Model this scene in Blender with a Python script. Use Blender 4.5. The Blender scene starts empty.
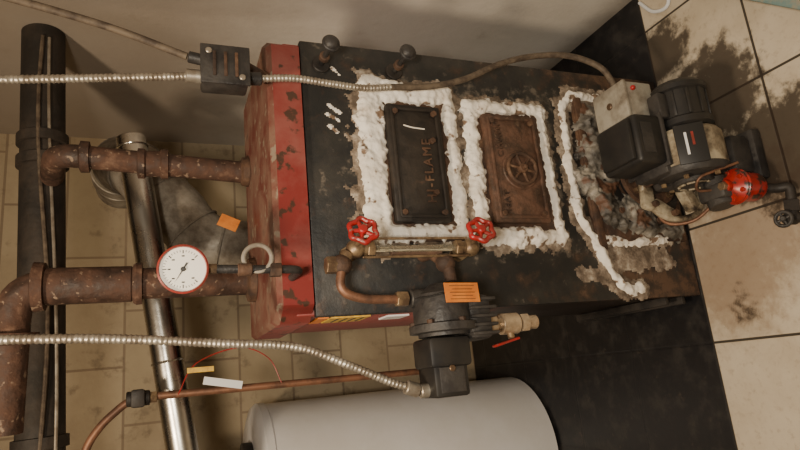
import bpy, bmesh, math, random
from mathutils import Vector, Matrix, noise, Euler
random.seed(4)
V=Vector
# ------------------------------------------------------------------ materials
def mat(name, c1, c2=None, c3=None, scale=8, lo=.4, hi=.6, rough=.5, rough2=None, metal=0, bump=0.0, bscale=40, detail=8, spec=.5, stretch=(1,1,1), speck=None, speck_scale=60, speck_t=.68):
    m=bpy.data.materials.new(name); m.use_nodes=True
    nt=m.node_tree; N=nt.nodes; L=nt.links
    b=N['Principled BSDF']; b.inputs['Roughness'].default_value=rough; b.inputs['Metallic'].default_value=metal
    b.inputs['Specular IOR Level'].default_value=spec
    b.inputs['Base Color'].default_value=(*c1,1)
    geo=N.new('ShaderNodeNewGeometry'); mp=N.new('ShaderNodeMapping'); mp.inputs['Scale'].default_value=stretch
    L.new(geo.outputs['Position'],mp.inputs[0])
    col=None
    if c2:
        n=N.new('ShaderNodeTexNoise'); n.inputs['Scale'].default_value=scale; n.inputs['Detail'].default_value=detail; n.inputs['Roughness'].default_value=.65
        L.new(mp.outputs[0],n.inputs[0])
        r=N.new('ShaderNodeValToRGB'); e=r.color_ramp.elements
        e[0].position=lo; e[0].color=(*c1,1); e[1].position=hi; e[1].color=(*c2,1)
        if c3:
            x=e.new(min(.99,hi+.12)); x.color=(*c3,1)
        L.new(n.outputs[0],r.inputs[0]); col=r.outputs[0]
        if rough2 is not None:
            mr=N.new('ShaderNodeMapRange'); mr.inputs[1].default_value=lo; mr.inputs[2].default_value=hi
            mr.inputs[3].default_value=rough; mr.inputs[4].default_value=rough2
            L.new(n.outputs[0],mr.inputs[0]); L.new(mr.outputs[0],b.inputs['Roughness'])
    if speck:
        n2=N.new('ShaderNodeTexNoise'); n2.inputs['Scale'].default_value=speck_scale; n2.inputs['Detail'].default_value=6
        L.new(mp.outputs[0],n2.inputs[0])
        r2=N.new('ShaderNodeValToRGB'); r2.color_ramp.elements[0].position=speck_t-.04; r2.color_ramp.elements[1].position=speck_t+.02
        L.new(n2.outputs[0],r2.inputs[0])
        mx=N.new('ShaderNodeMix'); mx.data_type='RGBA'; L.new(r2.outputs[0],mx.inputs[0])
        if col: L.new(col,mx.inputs[6])
        else: mx.inputs[6].default_value=(*c1,1)
        mx.inputs[7].default_value=(*speck,1); col=mx.outputs[2]
    if col: L.new(col,b.inputs['Base Color'])
    if bump:
        n3=N.new('ShaderNodeTexNoise'); n3.inputs['Scale'].default_value=bscale; n3.inputs['Detail'].default_value=5
        L.new(mp.outputs[0],n3.inputs[0])
        bp=N.new('ShaderNodeBump'); bp.inputs['Strength'].default_value=bump; bp.inputs['Distance'].default_value=.01
        L.new(n3.outputs[0],bp.inputs['Height']); L.new(bp.outputs[0],b.inputs['Normal'])
    return m

class G:  # tiny node graph helper
    def __init__(s,m): s.nt=m.node_tree; s.N=s.nt.nodes; s.L=s.nt.links; s.b=s.N['Principled BSDF']
    def pos(s):
        g=s.N.new('ShaderNodeNewGeometry'); x=s.N.new('ShaderNodeSeparateXYZ'); s.L.new(g.outputs['Position'],x.inputs[0]); s.p=g.outputs['Position']; return x.outputs
    def put(s,sock,v):
        if isinstance(v,(int,float)): sock.default_value=v
        elif isinstance(v,tuple): sock.default_value=(*v,1) if len(v)==3 else v
        else: s.L.new(v,sock)
    def math(s,op,a,b=0.0,c=0.0,clamp=False):
        n=s.N.new('ShaderNodeMath'); n.operation=op; n.use_clamp=clamp
        s.put(n.inputs[0],a); s.put(n.inputs[1],b); s.put(n.inputs[2],c); return n.outputs[0]
    def noise(s,scale,detail=6,vec=None):
        n=s.N.new('ShaderNodeTexNoise'); n.inputs['Scale'].default_value=scale; n.inputs['Detail'].default_value=detail; n.inputs['Roughness'].default_value=.65
        s.L.new(vec if vec else s.p,n.inputs[0]); return n.outputs[0]
    def step(s,v,a,b):
        n=s.N.new('ShaderNodeMapRange'); n.interpolation_type='SMOOTHSTEP'; n.inputs[1].default_value=a; n.inputs[2].default_value=b
        s.put(n.inputs[0],v); return n.outputs[0]
    def mix(s,f,a,b):
        n=s.N.new('ShaderNodeMix'); n.data_type='RGBA'; s.put(n.inputs[0],f); s.put(n.inputs[6],a); s.put(n.inputs[7],b); return n.outputs[2]
    def bump(s,h,strength=.4,dist=.01):
        n=s.N.new('ShaderNodeBump'); n.inputs['Strength'].default_value=strength; n.inputs['Distance'].default_value=dist
        s.put(n.inputs['Height'],h); s.L.new(n.outputs[0],s.b.inputs['Normal'])
def newmat(name):
    m=bpy.data.materials.new(name); m.use_nodes=True; return m

M_black=mat('black_iron',(.012,.011,.011),(.03,.024,.02),scale=10,rough=.5,rough2=.75,bump=.15)
M_door=mat('door_iron_rusting',(.014,.012,.011),(.032,.024,.018),(.10,.055,.035),scale=16,lo=.42,hi=.64,rough=.5,rough2=.75,bump=.25)
M_matte=mat('dark_rubber',(.009,.009,.010),(.02,.018,.016),scale=20,rough=.5)
M_red=mat('red_jacket',(.20,.028,.025),(.25,.075,.062),(.10,.045,.033),scale=7,lo=.42,hi=.66,rough=.38,rough2=.6,bump=.05,speck=(.06,.03,.02),speck_scale=40,speck_t=.62)
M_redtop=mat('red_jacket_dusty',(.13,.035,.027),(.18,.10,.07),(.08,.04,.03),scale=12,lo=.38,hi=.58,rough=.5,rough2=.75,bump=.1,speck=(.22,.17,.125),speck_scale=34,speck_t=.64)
M_redhandle=mat('red_handle',(.36,.012,.014),(.22,.02,.015),scale=30,rough=.35,speck=(.2,.12,.1),speck_scale=90,speck_t=.66)
M_bezel=mat('red_bezel',(.28,.035,.028),(.18,.03,.02),scale=30,rough=.4)
M_pump=mat('red_pump',(.38,.018,.014),(.2,.014,.01),scale=25,rough=.3,speck=(.04,.02,.015),speck_scale=50,speck_t=.57)
M_rust=mat('rusty_iron',(.035,.02,.014),(.10,.052,.03),(.19,.12,.075),scale=18,rough=.75,bump=.4,bscale=60)
M_rust2=mat('rusty_pipe',(.035,.02,.015),(.085,.042,.027),(.18,.105,.07),scale=16,lo=.38,hi=.58,rough=.55,rough2=.85,bump=.4,bscale=55,speck=(.24,.17,.12),speck_scale=70,speck_t=.66)
M_plate=mat('rusty_door_plate',(.13,.068,.045),(.05,.03,.02),(.25,.16,.11),scale=22,rough=.6,bump=.4,bscale=60)
M_plaster=mat('furnace_cement_white',(.82,.79,.73),(.70,.65,.57),(.33,.26,.19),scale=15,lo=.47,hi=.62,rough=.8,bump=.35,bscale=55,speck=(.18,.12,.08),speck_scale=38,speck_t=.63)
M_smear=mat('dried_cement_brushed',(.10,.075,.055),(.24,.19,.145),(.45,.40,.33),scale=30,lo=.40,hi=.54,rough=.9,bump=.3,bscale=80)
M_cement=mat('furnace_cement_grey',(.03,.026,.022),(.14,.128,.11),(.36,.33,.28),scale=18,lo=.36,hi=.54,rough=.55,bump=.4,bscale=60,speck=(.10,.05,.03),speck_scale=20,speck_t=.6)
M_chrome=mat('galvanised_steel',(.62,.6,.56),(.45,.43,.39),scale=5,rough=.2,rough2=.32,metal=1,bump=.03)
M_galv=mat('dull_galvanised',(.36,.33,.28),(.20,.17,.135),(.09,.07,.05),scale=9,lo=.38,hi=.56,rough=.5,rough2=.85,metal=.35,bump=.5,bscale=16)
M_cond=mat('conduit_metal',(.46,.43,.37),(.26,.22,.175),scale=25,rough=.42,metal=.7)
M_cable=mat('dirty_cable',(.13,.10,.07),(.05,.035,.025),scale=30,rough=.7)
M_copper=mat('copper',(.27,.135,.08),(.12,.065,.045),scale=22,rough=.5,metal=.5)
M_brass=mat('brass',(.32,.23,.135),(.13,.085,.055),scale=30,rough=.45,metal=.6)
M_brassv=mat('brass_valve',(.6,.49,.35),(.36,.26,.165),scale=30,rough=.35,metal=.6)
M_cast=mat('cast_housing_dark',(.018,.017,.018),(.042,.038,.035),scale=16,rough=.45,rough2=.6,bump=.2,bscale=80)
M_cream=mat('cream_enamel_dirty',(.42,.37,.27),(.19,.15,.10),(.03,.022,.016),scale=20,lo=.38,hi=.54,rough=.5,bump=.15)
M_tan=mat('grey_control_box',(.34,.32,.27),(.2,.175,.14),(.07,.05,.03),scale=15,lo=.43,hi=.6,rough=.45)
M_white=mat('white_enamel',(.76,.76,.78),(.69,.68,.67),scale=3,rough=.28)
M_dial=mat('dial_white',(.8,.78,.72),rough=.4)
M_ink=mat('ink_black',(.015,.015,.015),rough=.5)
M_orange=mat('orange_tag_card',(.75,.25,.04),(.6,.18,.03),scale=30,rough=.6)
M_yellow=mat('yellow_label',(.75,.5,.05),(.5,.3,.05),scale=60,rough=.5)
M_paper=mat('white_tag_paper',(.7,.72,.75),rough=.6)
M_teal=mat('teal_painted_wood',(.16,.25,.25),(.30,.27,.2),scale=9,lo=.5,hi=.6,rough=.6)
M_dpipe=mat('sooty_black_pipe',(.016,.013,.011),(.04,.03,.023),(.08,.055,.038),scale=9,rough=.7,bump=.4,bscale=30)
M_glass=newmat('sight_glass'); g=G(M_glass); g.b.inputs['Transmission Weight'].default_value=.9; g.b.inputs['Roughness'].default_value=.1; g.b.inputs['Base Color'].default_value=(.8,.75,.6,1)

# boiler face: black paint, rust and dried cement residue
M_face=newmat('boiler_black_front'); g=G(M_face); X,Y,Z=g.pos()
n1=g.noise(9); n2=g.noise(24); n3=g.noise(70); n4=g.noise(5); n6=g.noise(45)
base=g.mix(g.step(n1,.4,.65),(.012,.013,.014),(.030,.028,.025))
low=g.math('SUBTRACT',1.0,g.step(Z,.22,.42))
edge=g.math('SUBTRACT',1.0,g.step(X,.01,.12))
mid=g.math('MULTIPLY',g.step(X,.5,.58),g.math('SUBTRACT',1.0,g.step(Z,.5,.8)))
rm=g.math('ADD',g.math('ADD',g.math('MULTIPLY',low,.17),g.math('MULTIPLY',edge,.07)),g.math('MULTIPLY',mid,.07))
rv=g.math('ADD',g.math('ADD',n2,rm),g.math('MULTIPLY',g.math('SUBTRACT',n4,.5),.25))
base=g.mix(g.math('MULTIPLY',g.step(rv,.56,.70),.85),base,(.045,.028,.02))
base=g.mix(g.math('MULTIPLY',g.step(rv,.68,.80),.75),base,(.13,.075,.048))
bx=g.math('MULTIPLY',g.math('MULTIPLY',g.step(X,.06,.15),g.math('SUBTRACT',1.0,g.step(X,.52,.57))),g.math('MULTIPLY',g.step(Z,.30,.40),g.math('SUBTRACT',1.0,g.step(Z,.88,.93))))
res=g.step(g.math('ADD',g.math('MULTIPLY',n6,.7),g.math('ADD',g.math('MULTIPLY',n1,.4),g.math('MULTIPLY',bx,.10))),.63,.76)
base=g.mix(g.math('MULTIPLY',res,.45),base,(.24,.20,.16))
g.L.new(base,g.b.inputs['Base Color']); g.b.inputs['Roughness'].default_value=.5; g.bump(n2,.2)

M_side=newmat('jacket_side_red'); g=G(M_side); X,Y,Z=g.pos()
n1=g.noise(6); n2=g.noise(30)
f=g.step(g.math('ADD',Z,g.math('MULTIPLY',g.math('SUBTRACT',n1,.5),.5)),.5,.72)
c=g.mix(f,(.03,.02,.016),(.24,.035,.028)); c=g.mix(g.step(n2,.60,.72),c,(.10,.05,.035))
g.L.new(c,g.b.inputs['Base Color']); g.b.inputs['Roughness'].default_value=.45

# ------------------------------------------------------------------ mesh builder
def frame(n,up=None):
    n=V(n).normalized(); u=V(up) if up else (V((0,0,1)) if abs(n.z)<.9 else V((1,0,0)))
    x=u.cross(n).normalized(); y=n.cross(x); return x,y,n
class Obj:
    def __init__(s,name,parent=None): s.name=name; s.parent=parent; s.v=[]; s.f=[]; s.m=[]; s.mats=[]
    def mi(s,m):
        if m not in s.mats: s.mats.append(m)
        return s.mats.index(m)
    def add(s,vs,fs,m):
        o=len(s.v); s.v+= [tuple(v) for v in vs]; i=s.mi(m)
        for f in fs: s.f.append([o+k for k in f]); s.m.append(i)
    def box(s,c,size,m,rot=(0,0,0),bev=.003,seg=2):
        bm=bmesh.new(); bmesh.ops.create_cube(bm,size=1)
        for v in bm.verts: v.co=V((v.co.x*size[0],v.co.y*size[1],v.co.z*size[2]))
        if bev: bmesh.ops.bevel(bm,geom=bm.edges[:],offset=min(bev,min(size)*.45),segments=seg,affect='EDGES',profile=.5)
        R=Euler([math.radians(a) for a in rot]).to_matrix()
        bm.verts.index_update()
        s.add([R@v.co+V(c) for v in bm.verts],[[v.index for v in f.verts] for f in bm.faces],m); bm.free()
    def lathe(s,p,axis,prof,m,seg=28,wav=None):
        x,y,n=frame(axis); p=V(p); vs=[];rings=[];fs=[]
        for r,h in prof:
            if r<=1e-6: rings.append([len(vs)]); vs.append(p+n*h)
            else:
                rings.append(list(range(len(vs),len(vs)+seg)))
                for k in range(seg):
                    a=2*math.pi*k/seg; rr=r*(wav(a) if wav else 1)
                    vs.append(p+n*h+(x*math.cos(a)+y*math.sin(a))*rr)
        for A,B in zip(rings,rings[1:]):
            for k in range(seg):
                a=A[k%len(A)];a2=A[(k+1)%len(A)];b=B[k%len(B)];b2=B[(k+1)%len(B)]
                q=[]
                for t in (a,a2,b2,b):
                    if t not in q:q.append(t)
                if len(q)>2: fs.append(q)
        s.add(vs,fs,m)
    def cyl(s,p0,p1,r,m,seg=28,bev=.002,r1=None):
        p0=V(p0);p1=V(p1);L=(p1-p0).length; r1=r if r1 is None else r1; b=min(bev,r*.4,L*.3)
        s.lathe(p0,p1-p0,[(0,0),(r-b,0),(r,b),(r1,L-b),(r1-b,L),(0,L)],m,seg)
    def ball(s,c,r,m,seg=20,axis=(0,0,1),squash=1):
        s.lathe(V(c)-V(axis).normalized()*r*squash,axis,[(r*math.sin(math.pi*k/10),r*squash*(1-math.cos(math.pi*k/10))) for k in range(11)],m,seg)
    def hexa(s,p0,p1,r,m): s.cyl(p0,p1,r,m,seg=6,bev=.001)
    def torus(s,c,n,R,r,m,seg=40,sec=10,wav=None):
        x,y,n=frame(n); c=V(c); vs=[];fs=[]
        for i in range(seg):
            a=2*math.pi*i/seg; d=x*math.cos(a)+y*math.sin(a); RR=R*(wav(a) if wav else 1)
            for j in range(sec):
                b=2*math.pi*j/sec; vs.append(c+d*(RR+r*math.cos(b))+n*r*math.sin(b))
        for i in range(seg):
            for j in range(sec): fs.append([i*sec+j,((i+1)%seg)*sec+j,((i+1)%seg)*sec+(j+1)%sec,i*sec+(j+1)%sec])
        s.add(vs,fs,m)
    def tube(s,path,r,m,sec=14,rf=None):
        P=[V(p) for p in path]; T=[(P[min(i+1,len(P)-1)]-P[max(i-1,0)]).normalized() for i in range(len(P))]
        x,y,_=frame(T[0]); vs=[];fs=[];acc=0
        for i,p in enumerate(P):
            if i: acc+=(p-P[i-1]).length
            x=(x-T[i]*x.dot(T[i])).normalized(); y=T[i].cross(x)
            rr=r*(rf(acc) if rf else 1)
            for k in range(sec):
                a=2*math.pi*k/sec; vs.append(p+(x*math.cos(a)+y*math.sin(a))*rr)
        for i in range(len(P)-1):
            for k in range(sec): fs.append([i*sec+k,i*sec+(k+1)%sec,(i+1)*sec+(k+1)%sec,(i+1)*sec+k])
        fs.append(list(range(sec))[::-1]); fs.append([(len(P)-1)*sec+k for k in range(sec)])
        s.add(vs,fs,m)
    def wheel(s,c,n,R,m,spokes=5,lobes=0,rim=.005,hub=.009):
        c=V(c); x,y,nn=frame(n)
        s.torus(c,nn,R,rim,m,seg=60,wav=(lambda a:1+.09*math.cos(lobes*a)) if lobes else None)
        for k in range(spokes):
            a=2*math.pi*k/spokes+.3; s.cyl(c,c+(x*math.cos(a)+y*math.sin(a))*R,rim*.75,m,seg=8)
        s.cyl(c-nn*.007,c+nn*.009,hub,m,seg=16)
    def done(s,smooth=35):
        me=bpy.data.meshes.new(s.name); me.from_pydata(s.v,[],s.f)
        for m in s.mats: me.materials.append(m)
        me.polygons.foreach_set('material_index',s.m)
        bm=bmesh.new(); bm.from_mesh(me); bmesh.ops.recalc_face_normals(bm,faces=bm.faces[:])
        bm.to_mesh(me); bm.free()
        me.polygons.foreach_set('use_smooth',[True]*len(me.polygons)); me.set_sharp_from_angle(angle=math.radians(smooth))
        ce=sum((v.co for v in me.vertices),V())/len(me.vertices)
        me.transform(Matrix.Translation(-ce)); me.update()
        o=bpy.data.objects.new(s.name,me); bpy.context.collection.objects.link(o); o.location=ce
        if s.parent: o.parent=s.parent
        return o
def empty(name):
    e=bpy.data.objects.new(name,None); bpy.context.collection.objects.link(e); e.empty_display_size=.05; return e
def fillet(pts,r,n=8):
    P=[V(p) for p in pts]; out=[P[0]]
    for i in range(1,len(P)-1):
        a=(P[i-1]-P[i]);b=(P[i+1]-P[i]); d=min(r,a.length*.49,b.length*.49)
        A=P[i]+a.normalized()*d;B=P[i]+b.normalized()*d
        for k in range(n+1):
            t=k/n; out.append(A*(1-t)**2+P[i]*2*t*(1-t)+B*t*t)
    out.append(P[-1]); return out
def spline(pts,step=.01):
    P=[V(p) for p in pts]; P=[P[0]*2-P[1]]+P+[P[-1]*2-P[-2]]; out=[]
    for i in range(1,len(P)-2):
        n=max(2,int((P[i+1]-P[i]).length/step))
        for k in range(n):
            t=k/n; a,b,c,d=P[i-1],P[i],P[i+1],P[i+2]
            out.append(.5*((2*b)+(c-a)*t+(2*a-5*b+4*c-d)*t*t+(3*b-a-3*c+d)*t**3))
    out.append(P[-2]); return out
ridge=lambda s:1+.10*math.sin(2*math.pi*s/.0075)

# ------------------------------------------------------------------ room
XR,YB,XL,YF,ZC=.87,1.25,-1.6,-2.4,2.35
M_floor=newmat('floor_tile_and_black_pad'); g=G(M_floor); X,Y,Z=g.pos()
def grid(c,off,size,w):
    t=g.math('FRACT',g.math('DIVIDE',g.math('SUBTRACT',c,off),size)); d=g.math('MINIMUM',t,g.math('SUBTRACT',1.0,t))
    return g.math('SUBTRACT',1.0,g.step(d,w*.6,w))
gr=g.math('MAXIMUM',grid(X,-.12,.29,.013),grid(Y,-.01,.29,.013))
n1=g.noise(4);n2=g.noise(16);n3=g.noise(60);n5=g.noise(34)
tile=g.mix(g.step(n1,.35,.7),(.60,.53,.42),(.48,.41,.31)); tile=g.mix(g.math('MULTIPLY',g.step(n3,.50,.75),.5),tile,(.3,.23,.16))
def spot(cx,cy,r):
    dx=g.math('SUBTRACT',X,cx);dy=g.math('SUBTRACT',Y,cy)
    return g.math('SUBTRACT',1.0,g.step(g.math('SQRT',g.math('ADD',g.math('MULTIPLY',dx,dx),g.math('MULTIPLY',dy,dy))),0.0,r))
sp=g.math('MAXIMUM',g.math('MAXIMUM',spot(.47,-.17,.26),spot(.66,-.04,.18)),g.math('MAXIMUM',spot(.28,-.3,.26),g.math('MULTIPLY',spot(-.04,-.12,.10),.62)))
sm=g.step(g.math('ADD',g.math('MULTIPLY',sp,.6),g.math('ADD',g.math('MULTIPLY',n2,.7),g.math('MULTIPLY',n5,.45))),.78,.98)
brn=g.step(g.math('ADD',g.math('MAXIMUM',spot(.05,-.1,.3),spot(.15,-.2,.3)),g.math('MULTIPLY',n5,1.0)),.75,1.3)
tile=g.mix(g.math('MULTIPLY',brn,.55),tile,(.2,.11,.06))
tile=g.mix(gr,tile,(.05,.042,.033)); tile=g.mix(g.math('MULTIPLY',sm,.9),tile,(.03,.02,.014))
pad=g.mix(g.step(n2,.45,.7),(.010,.010,.012),(.030,.028,.027)); pad=g.mix(g.math('MULTIPLY',g.step(n5,.6,.74),.45),pad,(.08,.06,.045))
isp=g.step(Y,-.012,-.008)
g.L.new(g.mix(isp,tile,pad),g.b.inputs['Base Color'])
g.put(g.b.inputs['Roughness'],g.math('ADD',g.math('MULTIPLY',n2,.35),.22))
g.bump(g.math('ADD',g.math('MULTIPLY',gr,-1.0),g.math('MULTIPLY',n2,.3)),.3,.004)

M_wr=newmat('painted_wall_warm_white'); g=G(M_wr); X,Y,Z=g.pos(); n1=g.noise(2.2);n2=g.noise(9);n3=g.noise(45)
c=g.mix(g.step(n1,.3,.7),(.72,.69,.64),(.63,.59,.53)); c=g.mix(g.math('MULTIPLY',g.step(n2,.58,.75),.3),c,(.34,.28,.21))
upper_shade=g.math('MULTIPLY',g.step(g.math('ADD',Z,g.math('MULTIPLY',n2,.2)),.85,1.4),.68); c=g.mix(upper_shade,c,(.20,.145,.095))  # shade on the upper wall, painted into the colour as a brown fade
lowd=g.math('SUBTRACT',1.0,g.step(g.math('ADD',Z,g.math('MULTIPLY',n2,.1)),.03,.16)); c=g.mix(g.math('MULTIPLY',lowd,.7),c,(.12,.09,.06))
g.L.new(c,g.b.inputs['Base Color']); g.b.inputs['Roughness'].default_value=.6; g.bump(n3,.12)
M_wb=newmat('painted_block_wall'); g=G(M_wb); X,Y,Z=g.pos()
cx=g.N.new('ShaderNodeCombineXYZ'); g.L.new(X,cx.inputs[0]); g.L.new(Z,cx.inputs[1])
br=g.N.new('ShaderNodeTexBrick'); g.L.new(cx.outputs[0],br.inputs[0])
for k,v in (('Scale',1.0),('Mortar Size',.005),('Brick Width',.4),('Row Height',.2),('Mortar Smooth',.3)): br.inputs[k].default_value=v
br.inputs['Color1'].default_value=(.46,.38,.26,1);br.inputs['Color2'].default_value=(.40,.33,.22,1);br.inputs['Mortar'].default_value=(.26,.2,.135,1)
n1=g.noise(3);n2=g.noise(14)
c=g.mix(g.math('MULTIPLY',g.step(n1,.4,.7),.5),br.outputs[0],(.26,.19,.12)); c=g.mix(g.math('MULTIPLY',g.step(n2,.54,.7),.5),c,(.12,.085,.055))
g.L.new(c,g.b.inputs['Base Color']); g.b.inputs['Roughness'].default_value=.75; g.bump(n2,.3)
def slab(name,lo,hi,m):
    o=Obj(name); c=[(a+b)/2 for a,b in zip(lo,hi)]; o.box(c,[b-a for a,b in zip(lo,hi)],m,bev=0); return o.done()
slab('floor',(XL,YF,-.1),(XR,YB,0),M_floor)
slab('wall_right',(XR,YF,-.1),(XR+.1,YB+.1,ZC),M_wr)
slab('wall_back',(XL-.1,YB,-.1),(XR,YB+.1,ZC),M_wb)
slab('wall_left',(XL-.1,YF,-.1),(XL,YB,ZC),M_wr)
slab('wall_front',(XL-.1,YF-.1,-.1),(XR+.1,YF,ZC),M_wr)
slab('ceiling',(XL-.1,YF-.1,ZC),(XR+.1,YB+.1,ZC+.1),M_wr)

# ------------------------------------------------------------------ boiler
boiler=empty('boiler')
o=Obj('jacket',boiler)
D=.37;H=1.073
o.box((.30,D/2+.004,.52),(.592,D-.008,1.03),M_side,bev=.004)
o.box((.30,.004,.50),(.60,.018,1.0),M_face,bev=.004)
pts=[(-.006,.03),(.024,-.016),(.576,-.016),(.606,.03),(.606,D),(-.006,D)]
pt2=[(.002,.038),(.028,-.004),(.572,-.004),(.598,.038),(.598,D-.01),(.002,D-.01)]
z0=1.004
vs=[(x,y,z0) for x,y in pts]+[(x,y,H-.010) for x,y in pts]
n=6; fs=[[i,(i+1)%n,n+(i+1)%n,n+i] for i in range(n)]+[list(range(n))[::-1]]
o.add(vs,fs,M_red)
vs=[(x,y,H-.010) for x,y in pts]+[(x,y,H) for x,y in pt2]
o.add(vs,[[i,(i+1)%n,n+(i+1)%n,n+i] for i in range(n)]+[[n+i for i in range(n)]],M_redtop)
o.box((.30,.19,.02),(.59,.34,.04),M_black)
for z in (.10,.045): o.box((-.008,.19,z),(.02,.36,.012),M_black)
o.done()
o=Obj('side_labels',boiler)
o.box((.0025,.085,.915),(.004,.085,.085),M_yellow,bev=0); o.box((.0025,.10,.80),(.004,.06,.05),M_paper,bev=0); o.box((.0025,.08,.975),(.004,.09,.022),M_orange,bev=0)
for k in range(4): o.box((.0002,.085,.885+k*.018),(.001,.06,.004),M_ink,bev=0)
o.done()
def door(name,x0,x1,z0,z1,m,t=.022,mf=None):
    o=Obj(name,boiler); cx,cz=(x0+x1)/2,(z0+z1)/2; mf=mf or m
    o.box((cx,-.006,cz),(x1-x0+.08,.012,z1-z0+.07),M_rust,bev=.004)
    o.box((cx,-t/2-.006,cz),(x1-x0,t,z1-z0),m,bev=.005)
    w=.008
    for (a,b,c,d) in ((cx,z0+.012,x1-x0-.02,w),(cx,z1-.012,x1-x0-.02,w),(x0+.012,cz,w,z1-z0-.02),(x1-.012,cz,w,z1-z0-.02)):
        o.box((a,-t-.008,b),(c,.006,d),mf,bev=.003)
    return o
o=door('cleanout_door',.185,.455,.692,.822,M_door)
for x,z in ((.205,.71),(.435,.71),(.205,.803),(.435,.803),(.25,.725),(.37,.72)): o.hexa((x,-.025,z),(x,-.036,z),.007,M_rust)
o.tube(spline([(.405,-.0285,.785),(.40,-.029,.765),(.398,-.0285,.735)]),.0016,M_plaster,sec=6)
o.done()
o=door('observation_door',.185,.45,.435,.582,M_plate)
o.cyl((.31,-.022,.503),(.31,-.034,.503),.047,M_plate,seg=36)
o.wheel((.31,-.040,.503),(0,-1,0),.037,M_rust,spokes=6,rim=.0045,hub=.011)
o.cyl((.31,-.03,.503),(.31,-.058,.503),.005,M_rust)
for x,z in ((.205,.455),(.43,.455),(.205,.562),(.43,.562)): o.hexa((x,-.025,z),(x,-.036,z),.007,M_rust)
o.done()
def emboss(txt,loc,size,m,name):
    cu=bpy.data.curves.new(name,'FONT'); cu.body=txt; cu.size=size; cu.extrude=.002; cu.bevel_depth=.0005; cu.align_x='CENTER'; cu.align_y='CENTER'; cu.space_character=1.3
    t=bpy.data.objects.new('tmp',cu); bpy.context.collection.objects.link(t); bpy.context.view_layer.update()
    me=bpy.data.meshes.new_from_object(t); bpy.data.objects.remove(t)
    me.transform(Matrix.Rotation(math.radians(90),4,'X')); me.materials.clear(); me.materials.append(m)
    ob=bpy.data.objects.new(name,me); bpy.context.collection.objects.link(ob); ob.location=loc; ob.parent=boiler
emboss('HI-FLAME',(.30,-.0285,.735),.028,M_rust,'cast_lettering_upper')
emboss('CHAMP',(.385,-.0285,.548),.022,M_rust,'cast_lettering_lower')
emboss('HEAT',(.23,-.0285,.548),.020,M_rust,'cast_lettering_side')
o=Obj('burner_mounting_plate',boiler)
o.box((.32,-.008,.16),(.36,.014,.29),M_rust,bev=.004)
o.lathe((.30,-.012,.15),(0,-1,0),[(.13,0),(.13,.012),(.075,.016),(.07,.0)],M_black,40)
for a in range(6):
    t=a*math.pi/3+.3; x,z=.30+.115*math.cos(t),.15+.115*math.sin(t); o.hexa((x,-.02,z),(x,-.036,z),.009,M_rust)
o.box((.32,-.012,.29),(.40,.016,.022),M_rust,bev=.004)
o.done()
def strokes(name,S,m,step=.0042,seed=0,edge=.012,nf=18,na=.3,fine=.12,pw=.5,wn=.0018):
    def seg(px,pz,a,b):
        ax,az=a;bx,bz=b; dx,dz=bx-ax,bz-az; t=max(0,min(1,((px-ax)*dx+(pz-az)*dz)/(dx*dx+dz*dz+1e-9)))
        return math.hypot(px-ax-dx*t,pz-az-dz*t)
    nx=int(.66/step);nz=int(1.0/step); idx={};vs=[];fs=[]
    def hgt(x,z):
        nn=noise.fractal(V((x*nf,z*nf,seed)),.8,2,4); n2=noise.noise(V((x*90,z*90,seed+3)))
        best=-1
        for P,hw,hh in S:
            d=min(seg(x,z,P[i],P[i+1]) for i in range(len(P)-1))
            k=hw*(1+na*1.3*nn)+wn*n2-d
            if k>0: best=max(best,hh*min(1,(k/edge))**pw*(.85+na*nn+fine*n2))
        return best
    Hm=[[hgt(-.02+i*step,z*step) for z in range(nz)] for i in range(nx)]
    for i in range(nx-1):
        for j in range(nz-1):
            q=[(i,j),(i+1,j),(i+1,j+1),(i,j+1)]
            if max(Hm[a][b] for a,b in q)<=0: continue
            if min(Hm[a][b] for a,b in q)<=0 and sum(Hm[a][b]>0 for a,b in q)<2: continue
            f=[]
            for a,b in q:
                if (a,b) not in idx:
                    idx[(a,b)]=len(vs); vs.append((-.02+a*step,-.0052-max(0,Hm[a][b]),b*step))
                f.append(idx[(a,b)])
            fs.append(f)
    o=Obj(name,boiler); o.add(vs,fs,m); return o.done(70)
seals=[
 ([(.165,.66),(.165,.87)],.020,.020),([(.16,.858),(.33,.855),(.50,.848)],.033,.020),([(.487,.85),(.49,.67)],.029,.020),([(.16,.662),(.33,.662),(.5,.66)],.019,.020),
 ([(.156,.405),(.156,.62)],.022,.020),([(.16,.607),(.47,.606)],.021,.020),([(.474,.61),(.475,.41)],.019,.020),([(.16,.408),(.47,.408)],.015,.020),
 ([(.525,.20),(.53,.30),(.50,.335),(.34,.345),(.20,.34),(.155,.31),(.09,.285),(.035,.25)],.0135,.017),
 ([(.035,.25),(.02,.22),(.025,.19)],.015,.013),([(.155,.30),(.14,.2),(.15,.08)],.015,.015),([(.545,.12),(.53,.2)],.012,.014),
 ([(.54,.93),(.525,.915)],.003,.002),([(.45,.945),(.435,.92)],.003,.002),([(.43,.95),(.415,.925)],.003,.002),([(.40,.945),(.39,.93)],.0035,.002)]
strokes('white_cement_seals',seals,M_plaster,seed=2,step=.003,nf=22,na=.3,fine=.08,edge=.015,wn=.004)
strokes('dried_cement_halo',[(P,w+.010,.0045) for P,w,h in seals[:12]]+[([(.50,.30),(.53,.15)],.02,.004),([(.07,.36),(.05,.27)],.016,.003),([(.10,.28),(.10,.1)],.03,.003)],M_smear,seed=5,step=.0036,nf=30,na=.45,fine=.1,wn=.006)
strokes('grey_cement_mound',[
 ([(.20,.14),(.23,.24),(.32,.275),(.42,.25),(.46,.16),(.44,.05)],.055,.034),([(.2,.14),(.18,.05)],.04,.03),([(.48,.27),(.49,.1)],.03,.022)],M_cement,seed=9,edge=.03,step=.0036,nf=14,na=.4,fine=.2)
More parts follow.
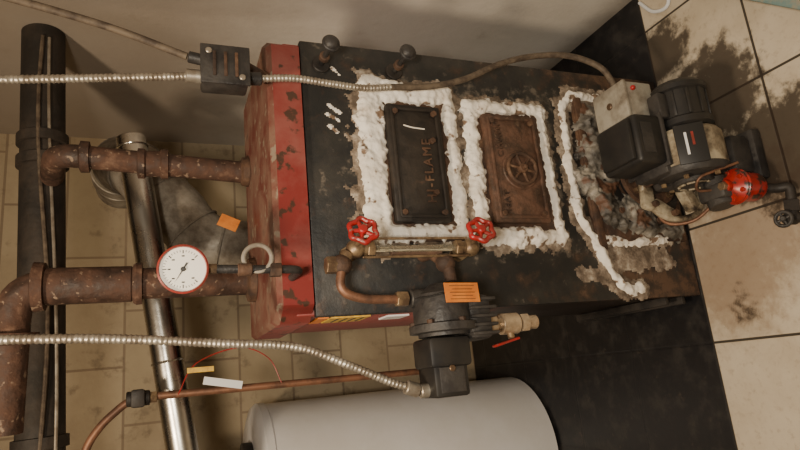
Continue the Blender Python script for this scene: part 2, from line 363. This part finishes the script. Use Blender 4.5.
for k,z in enumerate((.955,.785)):
    o=Obj('door_latch_knob_%d'%(k+1),boiler)
    o.cyl((.545,0,z),(.545,-.012,z),.02,M_black); o.cyl((.545,-.01,z),(.545,-.085,z),.006,M_cast)
    o.cyl((.545,-.03,z),(.545,-.045,z),.011,M_rust); o.ball((.545,-.095,z),.016,M_cast,axis=(0,-1,0),squash=.7); o.torus((.545,-.093,z),(0,-1,0),.015,.004,M_cast)
    o.done()

# ------------------------------------------------------------------ oil burner
burner=empty('oil_burner')
o=Obj('blast_tube',burner); o.cyl((.30,-.005,.15),(.30,-.16,.16),.052,M_cast,r1=.058)
o.lathe((.30,-.055,.152),(0,-1,0),[(.05,0),(.085,0),(.085,.012),(.05,.012)],M_rust,32)
for a in range(4):
    t=a*math.pi/2+.7; o.hexa((.30+.07*math.cos(t),-.065,.152+.07*math.sin(t)),(.30+.07*math.cos(t),-.078,.152+.07*math.sin(t)),.008,M_brass)
o.done()
o=Obj('fan_housing',burner)
o.lathe((.235,-.205,.172),(1,0,0),[(0,0),(.045,0),(.070,.006),(.077,.016),(.077,.022)],M_cast,40)
o.lathe((.257,-.205,.172),(1,0,0),[(.077,0),(.077,.073),(.070,.083),(.05,.089),(0,.089)],M_cream,40)
o.box((.29,-.17,.232),(.09,.10,.05),M_cast,bev=.01); o.box((.285,-.15,.15),(.11,.06,.12),M_cast,bev=.012)
o.cyl((.235,-.205,.172),(.223,-.205,.172),.044,M_cast,36)
for a in range(9):
    t=a*2*math.pi/9; o.box((.2215,-.205+.032*math.cos(t),.172+.032*math.sin(t)),(.004,.006,.018),M_cream,rot=(math.degrees(t),0,0),bev=.001)
for a in range(6):
    t=a*math.pi/3; o.hexa((.234,-.205+.064*math.cos(t),.172+.064*math.sin(t)),(.226,-.205+.064*math.cos(t),.172+.064*math.sin(t)),.006,M_brass)
o.box((.295,-.266,.226),(.088,.005,.06),M_ink,rot=(-38,0,0),bev=.001)
for k,(dx,w) in enumerate(((0,.05),(.01,.03))):
    o.box((.295+dx,-.2635-.0075*k,.236-.012*k),(w,.002,.005),M_paper if k==0 else M_bezel,rot=(-38,0,0),bev=0)
o.box((.285,-.205,.06),(.09,.10,.06),M_cast,bev=.01); o.box((.285,-.2,.015),(.12,.13,.03),M_cast,bev=.008)
o.done()
o=Obj('motor',burner)
o.lathe((.345,-.215,.175),(1,0,0),[(0,0),(.055,0),(.062,.006),(.062,.02),(.057,.024),(.057,.085),(.062,.089),(.062,.1),(.05,.112),(.02,.118),(0,.118)],M_matte,36)
for k in range(12):
    t=k*math.pi/6; o.box((.40,-.215+.058*math.cos(t),.175+.058*math.sin(t)),(.06,.004,.007),M_matte,rot=(math.degrees(t),0,0),bev=.001)
o.box((.4,-.215,.24),(.06,.035,.03),M_cast,bev=.006)
o.done()
o=Obj('ignition_transformer',burner)
o.box((.322,-.165,.29),(.112,.12,.08),M_matte,bev=.010,seg=3); o.box((.322,-.165,.334),(.095,.1,.014),M_matte,bev=.005); o.box((.322,-.165,.253),(.125,.13,.01),M_cast,bev=.003)
for x in (.28,.37): o.hexa((x,-.215,.26),(x,-.215,.268),.006,M_brass)
o.box((.322,-.2255,.30),(.07,.002,.03),M_cast,bev=0)
o.done()
o=Obj('control_box',burner)
o.box((.43,-.145,.265),(.085,.10,.075),M_tan,bev=.004); o.box((.43,-.145,.306),(.09,.105,.010),M_tan,bev=.003)
o.cyl((.43,-.145,.31),(.43,-.145,.315),.008,M_brass); o.ball((.455,-.198,.285),.006,M_redhandle)
o.cyl((.43,-.145,.235),(.42,-.18,.2),.012,M_cast)
o.done()
o=Obj('fuel_pump',burner)
o.cyl((.228,-.225,.135),(.165,-.235,.135),.03,M_cast); o.box((.195,-.235,.135),(.035,.07,.065),M_cast,bev=.008)
o.lathe((.20,-.265,.055),(0,0,1),[(0,0),(.016,0),(.029,.01),(.032,.02),(.032,.063),(.037,.066),(.037,.078),(.025,.087),(.013,.092),(.013,.103),(0,.103)],M_pump,36)
o.torus((.20,-.265,.126),(0,0,1),.036,.0035,M_pump)
for k in range(6):
    t=k*math.pi/3; o.hexa((.20+.029*math.cos(t),-.265+.029*math.sin(t),.13),(.20+.029*math.cos(t),-.265+.029*math.sin(t),.142),.0055,M_pump)
o.hexa((.20,-.265,.15),(.20,-.265,.168),.010,M_brass)
o.tube(fillet([(.20,-.24,.16),(.20,-.225,.20),(.225,-.25,.21),(.25,-.28,.12)],.025),.003,M_copper)
o.tube(spline([(.18,-.21,.13),(.15,-.17,.16),(.16,-.12,.19),(.22,-.1,.2)]),.004,M_copper)
o.done()
o=Obj('cast_brackets',burner)
o.tube(spline([(.27,-.12,.23),(.22,-.11,.225),(.17,-.12,.18),(.175,-.14,.11),(.24,-.13,.07)]),.008,M_cream)
o.box((.225,-.115,.225),(.075,.02,.03),M_cream,rot=(0,20,15),bev=.006); o.box((.19,-.12,.19),(.03,.02,.06),M_cream,rot=(0,30,0),bev=.006); o.box((.215,-.13,.115),(.06,.03,.03),M_cream,rot=(0,-25,0),bev=.007)
for x,z in ((.2,.225),(.25,.228),(.18,.17)): o.hexa((x,-.12,z),(x,-.142,z),.008,M_rust)
o.done()
o=Obj('oil_supply_pipe')
o.tube(fillet([(.195,-.275,.054),(.19,-.29,.03),(.19,-.31,.020),(.12,-.30,.02),(.11,-.36,.02),(.04,-.39,.02),(-.1,-.5,.02)],.02),.010,M_black)
o.hexa((.16,-.306,.021),(.135,-.302,.021),.016,M_black); o.cyl((.118,-.30,.015),(.118,-.30,.045),.012,M_black)
o.wheel((.118,-.30,.052),(0,-.4,1),.015,M_cast,spokes=4,rim=.004,hub=.006)
o.hexa((.115,-.335,.021),(.11,-.36,.021),.015,M_black)
o.done()

# ------------------------------------------------------------------ sight glass with red valve wheels
o=Obj('sight_glass_gauge')
gx,gy=.115,-.085
for z,s in ((.935,1),(.69,-1)):
    o.cyl((gx,-.006,z),(gx,-.065,z),.011,M_brass); o.hexa((gx,-.025,z),(gx,-.045,z),.018,M_brass)
    o.ball((gx,gy,z),.019,M_brass); o.cyl((gx,gy,z),(gx,gy,z-s*.03),.013,M_brass); o.hexa((gx,gy,z-s*.022),(gx,gy,z-s*.036),.016,M_brass)
    o.cyl((gx+.0,gy,z),(gx+.022,gy-.05,z),.006,M_brass); o.wheel((gx+.023,gy-.052,z),(.35,-1,.15),.024,M_redhandle,spokes=5,lobes=6,rim=.0055,hub=.009)
o.cyl((gx,gy,.915),(gx,gy,.71),.0065,M_glass)
for dx,dy in ((.018,-.008),(-.018,-.008)): o.cyl((gx+dx,gy+dy,.925),(gx+dx,gy+dy,.70),.0025,M_brass,seg=8)
o.done()
o=Obj('equalizer_pipe')
o.ball((.085,-.085,.965),.02,M_rust); o.cyl((.108,-.085,.95),(.085,-.085,.965),.013,M_brass); o.hexa((.085,-.085,.975),(.085,-.085,.995),.017,M_brass)
o.tube(fillet([(.085,-.09,.965),(.035,-.09,.975),(.018,-.09,.93),(.015,-.09,.845)],.03),.0085,M_copper)
o.hexa((.016,-.09,.865),(.015,-.09,.842),.015,M_brass)
o.tube(fillet([(.115,-.04,.76),(.08,-.085,.745),(.045,-.09,.745)],.02),.012,M_rust); o.cyl((.115,-.006,.765),(.115,-.06,.758),.013,M_rust)
o.cyl((.118,-.05,.85),(.11,-.06,.745),.011,M_rust); o.ball((.085,-.08,.748),.02,M_rust)
o.done()

# ------------------------------------------------------------------ low water cutoff
lw=empty('low_water_cutoff')
o=Obj('float_bowl',lw)
o.lathe((.04,-.095,.775),(-1,0,0),[(0,0),(.02,0),(.03,.008),(.05,.02),(.056,.04),(.056,.075),(.066,.078),(.066,.092),(.05,.094),(.05,.1),(0,.1)],M_cast,36)
o.cyl((.015,-.09,.79),(.015,-.09,.838),.018,M_cast)
for k in range(6):
    t=k*math.pi/3+.2; o.hexa((-.04,-.095+.058*math.cos(t),.775+.058*math.sin(t)),(-.03,-.095+.058*math.cos(t),.775+.058*math.sin(t)),.007,M_rust)
o.box((-.03,-.1,.715),(.085,.08,.05),M_cast,bev=.012)
for k in range(5): o.box((-.062+k*.016,-.103,.712),(.006,.09,.056),M_cast,bev=.002)
o.done()
o=Obj('switch_housing',lw)
o.box((-.09,-.095,.785),(.055,.085,.085),M_matte,bev=.008); o.box((-.14,-.095,.787),(.06,.075,.07),M_matte,bev=.006); o.box((-.14,-.134,.787),(.045,.004,.05),M_cast,bev=.001)
o.cyl((-.12,-.136,.787),(-.12,-.14,.787),.006,M_brass); o.cyl((-.155,-.095,.82),(-.155,-.095,.838),.013,M_cond)
o.done()
o=Obj('blowdown_valve',lw)
bx=-.045
o.cyl((bx,-.1,.70),(bx,-.1,.58),.012,M_brassv); o.hexa((bx,-.1,.685),(bx,-.1,.665),.02,M_brassv); o.cyl((bx,-.1,.655),(bx,-.1,.615),.021,M_brassv); o.hexa((bx,-.1,.61),(bx,-.1,.592),.019,M_brassv); o.cyl((bx,-.1,.592),(bx,-.1,.57),.014,M_brassv)
o.cyl((bx,-.1,.635),(bx-.03,-.105,.635),.007,M_brass); o.box((bx-.036,-.107,.65),(.005,.014,.06),M_redhandle,rot=(0,-12,0),bev=.002)
o.done()
o=Obj('orange_service_tag',lw)
o.box((.012,-.168,.765),(.036,.0015,.075),M_orange,rot=(8,0,4),bev=0); o.torus((.012,-.163,.806),(1,0,0),.006,.0012,M_ink,seg=16,sec=6)
for k in range(5): o.box((.024-k*.006,-.1695,.765),(.0008,.001,.055-.01*(k%2)),M_rust,rot=(8,0,4),bev=0)
o.tube(spline([(.012,-.16,.805),(.01,-.14,.82),(.012,-.11,.835)]),.0012,M_ink,sec=6)
o.done()

# ------------------------------------------------------------------ pressure gauge
o=Obj('pressure_gauge')
gc=V((.08,-.105,1.243)); gn=V((-.14,-1,.02)).normalized(); gx_,gy_,_=frame(gn)
K=.95
o.lathe(gc-gn*.016,gn,[(0,0),(.036*K,0),(.039*K,.004),(.039*K,.022),(.0425*K,.024),(.0425*K,.03),(.0395*K,.032),(.038*K,.027)],M_bezel,48)
o.lathe(gc+gn*.0095,gn,[(0,0.001),(.0385*K,.001)],M_dial,48)
c0=gc+gn*.0112
ux=gx_;uy=gy_
for k in range(31):
    a=math.radians(225-k*9); d=ux*math.cos(a)+uy*math.sin(a); w=.0012 if k%5==0 else .0006; l=.006 if k%5==0 else .0035; t=d.cross(gn)
    A=c0+d*(.033-l)*K;B=c0+d*.033*K; o.add([A-t*w*.6,A+t*w*.6,B+t*w*.6,B-t*w*.6],[[0,1,2,3]],M_ink)
    if k%5==0:
        P=c0+d*.0215; o.add([P-ux*.0012-uy*.0022,P+ux*.0012-uy*.0022,P+ux*.001+uy*.0022,P-ux*.001+uy*.0022],[[0,1,2,3]],M_ink)
d=ux*math.cos(2.6)+uy*math.sin(2.6); t=d.cross(gn); o.add([c0+gn*.001-d*.012-t*.0015,c0+gn*.001-d*.012+t*.0015,c0+gn*.001+d*.026],[[0,1,2]],M_ink)
o.cyl(c0,c0+gn*.003,.004,M_ink)
b=gc-V((0,0,.040))+gn*-.005
o.hexa(b+V((0,0,.006)),b-V((0,0,.014)),.009,M_brass)
o.tube(fillet([b,(.078,-.10,1.12),(.076,-.10,1.045),(.076,-.02,1.045)],.025),.0075,M_cast)
o.hexa((.076,-.1,1.10),(.076,-.1,1.08),.013,M_rust); o.cyl((.078,-.10,1.13),(.078,-.1,1.155),.011,M_rust)
o.torus((.098,-.10,1.12),(0.1,-1,.1),.024,.0042,M_galv)
o.done()

# ------------------------------------------------------------------ conduits / junction box
o=Obj('junction_box')
o.box((.47,-.07,1.165),(.075,.05,.085),M_cast,bev=.006); o.box((.47,-.097,1.165),(.08,.006,.09),M_cast,bev=.002)
for x,z in ((.445,1.135),(.495,1.195)): o.cyl((x,-.099,z),(x,-.104,z),.006,M_cond)
for z in (1.145,1.165,1.185): o.box((.47,-.101,z),(.05,.004,.006),M_rust,bev=.001)
o.cyl((.455,-.07,1.20),(.455,-.07,1.235),.013,M_cond); o.cyl((.49,-.07,1.20),(.495,-.07,1.23),.011,M_cast); o.cyl((.46,-.07,1.13),(.462,-.07,1.095),.013,M_cast)
o.cyl((.485,-.07,1.125),(.49,-.02,1.073),.011,M_rust)
o.done()
o=Obj('flexible_conduit'); o.tube(spline([(.40,-.07,1.75),(.415,-.07,1.55),(.435,-.07,1.38),(.455,-.07,1.225)],.0021),.0072,M_cond,sec=12,rf=ridge); o.done()
o=Obj('flexible_conduit'); o.tube(spline([(.462,-.07,1.10),(.47,-.07,1.03),(.468,-.065,.95),(.467,-.062,.88),(.475,-.062,.82)],.0021),.0072,M_cond,sec=12,rf=ridge); o.done()
o=Obj('flexible_conduit'); o.tube(spline([(-.01,-.1,1.75),(-.015,-.1,1.55),(-.025,-.1,1.36),(-.045,-.1,1.18),(-.06,-.1,1.06),(-.10,-.1,.965),(-.135,-.097,.89),(-.152,-.095,.84)],.0021),.0072,M_cond,sec=12,rf=ridge)
o.cyl((-.145,-.096,.865),(-.154,-.095,.84),.013,M_cond); o.done()
o=Obj('electrical_cable'); o.tube(spline([(.475,-.062,.82),(.485,-.062,.73),(.51,-.065,.64),(.55,-.08,.55),(.575,-.09,.46),(.575,-.11,.37),(.54,-.13,.30),(.476,-.145,.28)]),.0072,M_cable,sec=12); o.done()
o=Obj('electrical_cable'); o.tube(spline([(.62,-.07,1.75),(.58,-.07,1.55),(.54,-.07,1.37),(.495,-.07,1.232)]),.007,M_cable,sec=12); o.done()
o=Obj('electrical_cable'); o.tube(spline([(.85,-.12,.006),(.775,-.11,.006),(.785,-.06,.006),(.84,-.02,.006)]),.005,M_paper,sec=8); o.done()

# ------------------------------------------------------------------ pipes above / behind
o=Obj('steam_main_pipe')
px,py=.125,.27
o.tube(fillet([(px,py,1.074),(px,py,1.555),(-.16,py+.03,1.565)],.06),.034,M_rust2,sec=28)
o.lathe((px,py,1.315),(0,0,1),[(.034,0),(.045,0),(.046,.012),(.042,.018),(.036,.02)],M_rust2); o.cyl((px,py,1.335),(px,py,1.5),.039,M_rust2)
o.lathe((px,py,1.50),(0,0,1),[(.03,0),(.05,0),(.052,.02),(.04,.024)],M_rust2); o.lathe((px,py,1.074),(0,0,1),[(.034,.02),(.05,.015),(.052,0)],M_rust)
o.lathe((px-.09,py+.012,1.558),(-1,.12,.03),[(.03,0),(.05,0),(.052,.02),(.04,.024)],M_rust2)
o.done()
o=Obj('return_riser_pipe')
px,py=.405,.31
o.tube(fillet([(px,py,1.074),(px+.03,py,1.50),(px+.035,.475,1.53)],.05),.027,M_rust2,sec=24)
o.lathe((px+.026,py,1.43),(0,0,1),[(.025,0),(.036,0),(.037,.018),(.028,.022)],M_rust2); o.lathe((px+.003,py,1.074),(0,0,1),[(.026,.02),(.036,.015),(.038,0)],M_rust)
o.lathe((px+.015,py,1.26),(0,0,1),[(.027,0),(.036,.002),(.036,.016),(.031,.02),(.031,.05),(.036,.054),(.036,.068),(.027,.07)],M_rust2)
o.done()
o=Obj('vent_pipe')
a=V((.58,.535,1.355));b=V((-1.598,.535,1.02)); dr=(b-a).normalized()
o.cyl(a,b,.038,M_chrome,seg=40)
for s in (.03,.62,1.25): o.torus(a+dr*s,dr,.0385,.003,M_chrome,seg=40,sec=8)
o.done()
o=Obj('flue_pipe')
path=fillet([(.28,.66,.45),(.28,.66,1.02),(.31,.67,1.16),(.44,.68,1.26),(.56,.72,1.35),(.62,.85,1.40),(.64,.98,1.41),(.64,1.13,1.41)],.05,n=4)
P=spline(path,.02); o.tube(P,.085,M_galv,sec=40,rf=lambda s:1+.02*math.sin(s*60)+.015*math.sin(s*23))
for i in range(2,len(path)-1,4):
    d=(path[i+1]-path[i-1]).normalized(); o.torus(path[i],d,.0865,.0035,M_galv,seg=40,sec=8)
o.done()
o=Obj('orange_tag'); o.box((.30,.40,1.115),(.035,.0015,.05),M_orange,rot=(0,25,10),bev=0); o.done()
o=Obj('overhead_header_pipe')
a=V((XR-.001,.53,1.575)); b=V((XL+.001,.53,1.485)); dr=(b-a).normalized()
o.cyl(a,b,.052,M_dpipe,seg=36)
for s in (.30,.36,1.05,1.7): o.lathe(a+dr*s,dr,[(.05,0),(.060,.002),(.060,.028),(.05,.03)],M_dpipe,36)
o.tube([a+dr*t+V((0,-.056,.012*math.sin(t*6)-.01)) for t in [i*.04 for i in range(1,58)]],.005,M_cable,sec=8)
o.tube([a+dr*t+V((0,-.050,-.03+.01*math.sin(t*4+1))) for t in [i*.04 for i in range(1,58)]],.004,M_cond,sec=8)
o.done()
o=Obj('copper_pipe')
o.tube(fillet([(-.35,.40,1.45),(-.21,.40,1.43),(-.165,.40,1.40),(-.115,.40,1.34),(-.118,.40,.75),(-.118,.42,.55),(-.118,.50,.5)],.03),.009,M_copper)
o.cyl((-.117,.40,1.35),(-.117,.40,1.30),.017,M_black); o.box((-.117,.385,1.325),(.04,.03,.03),M_black,bev=.006); o.hexa((-.117,.4,1.30),(-.117,.4,1.285),.014,M_brass)
o.done()
o=Obj('hanging_tag'); o.box((-.065,.385,1.19),(.012,.0015,.06),M_yellow,bev=0); o.box((-.10,.38,1.14),(.018,.0015,.09),M_paper,rot=(0,12,0),bev=0)
o.tube(spline([(-.117,.392,1.24),(-.05,.39,1.2),(-.02,.39,1.1),(-.05,.39,1.03),(-.112,.392,1.0)]),.0014,M_redhandle,sec=6); o.done()

# ------------------------------------------------------------------ water heater
o=Obj('water_heater')
cx,cy,r=-.43,.965,.26
o.lathe((cx,cy,0),(0,0,1),[(0,0),(r-.02,0),(r,.01),(r-.001,.96),(r+.003,.962),(r+.003,.985),(r-.01,1.0),(r-.05,1.012),(0,1.02)],M_white,80)
o.cyl((cx+.09,cy-.08,1.01),(cx+.09,cy-.08,1.045),.06,M_black,seg=32)
o.cyl((cx+.09,cy-.08,1.04),(cx+.09,cy-.08,1.30),.035,M_chrome,seg=28)
o.cyl((cx-.1,cy,1.01),(cx-.1,cy,1.6),.012,M_copper)
o.box((cx-.1,cy-r-.004,.22),(.12,.05,.16),M_tan,bev=.004)
o.done()

o=Obj('painted_board'); o.box((.645,-.38,.02),(.085,.50,.04),M_teal,rot=(0,0,-43),bev=.004); o.done()

# ------------------------------------------------------------------ lights, world, camera
def aim(ob,loc,target):
    ob.location=loc; ob.rotation_euler=(V(target)-V(loc)).to_track_quat('-Z','Y').to_euler()
def lamp(name,kind,loc,target,power,col,**kw):
    l=bpy.data.lights.new(name,kind); l.energy=power; l.color=col
    for k,v in kw.items(): setattr(l,k,v)
    ob=bpy.data.objects.new(name,l); bpy.context.collection.objects.link(ob); aim(ob,loc,target)
lamp('ceiling_lamp','AREA',(-.45,-.75,2.2),(.25,0,.3),26,(1,.79,.55),shape='DISK',size=.2)
lamp('work_lamp','SPOT',(-.2,-1.35,1.6),(.25,0,.45),76,(1,.88,.71),spot_size=math.radians(115),spot_blend=1,shadow_soft_size=.1)
w=bpy.data.worlds.new('World'); bpy.context.scene.world=w; w.use_nodes=True
w.node_tree.nodes['Background'].inputs[0].default_value=(1,.88,.72,1); w.node_tree.nodes['Background'].inputs[1].default_value=.1
cam=bpy.data.cameras.new('Camera'); co=bpy.data.objects.new('Camera',cam); bpy.context.collection.objects.link(co)
R=((-0.0962,-0.35829,-0.92864),(-0.96496,0.26238,-0.00127),(0.24412,0.89598,-0.37098))
Mx=Matrix(((R[0][0],-R[1][0],-R[2][0]),(R[0][1],-R[1][1],-R[2][1]),(R[0][2],-R[1][2],-R[2][2])))
co.matrix_world=Matrix.Translation((-.1247,-1.1381,1.2758))@Mx.to_4x4()
cam.sensor_width=36; cam.lens=596.5/800*36; cam.clip_start=.02
bpy.context.scene.camera=co
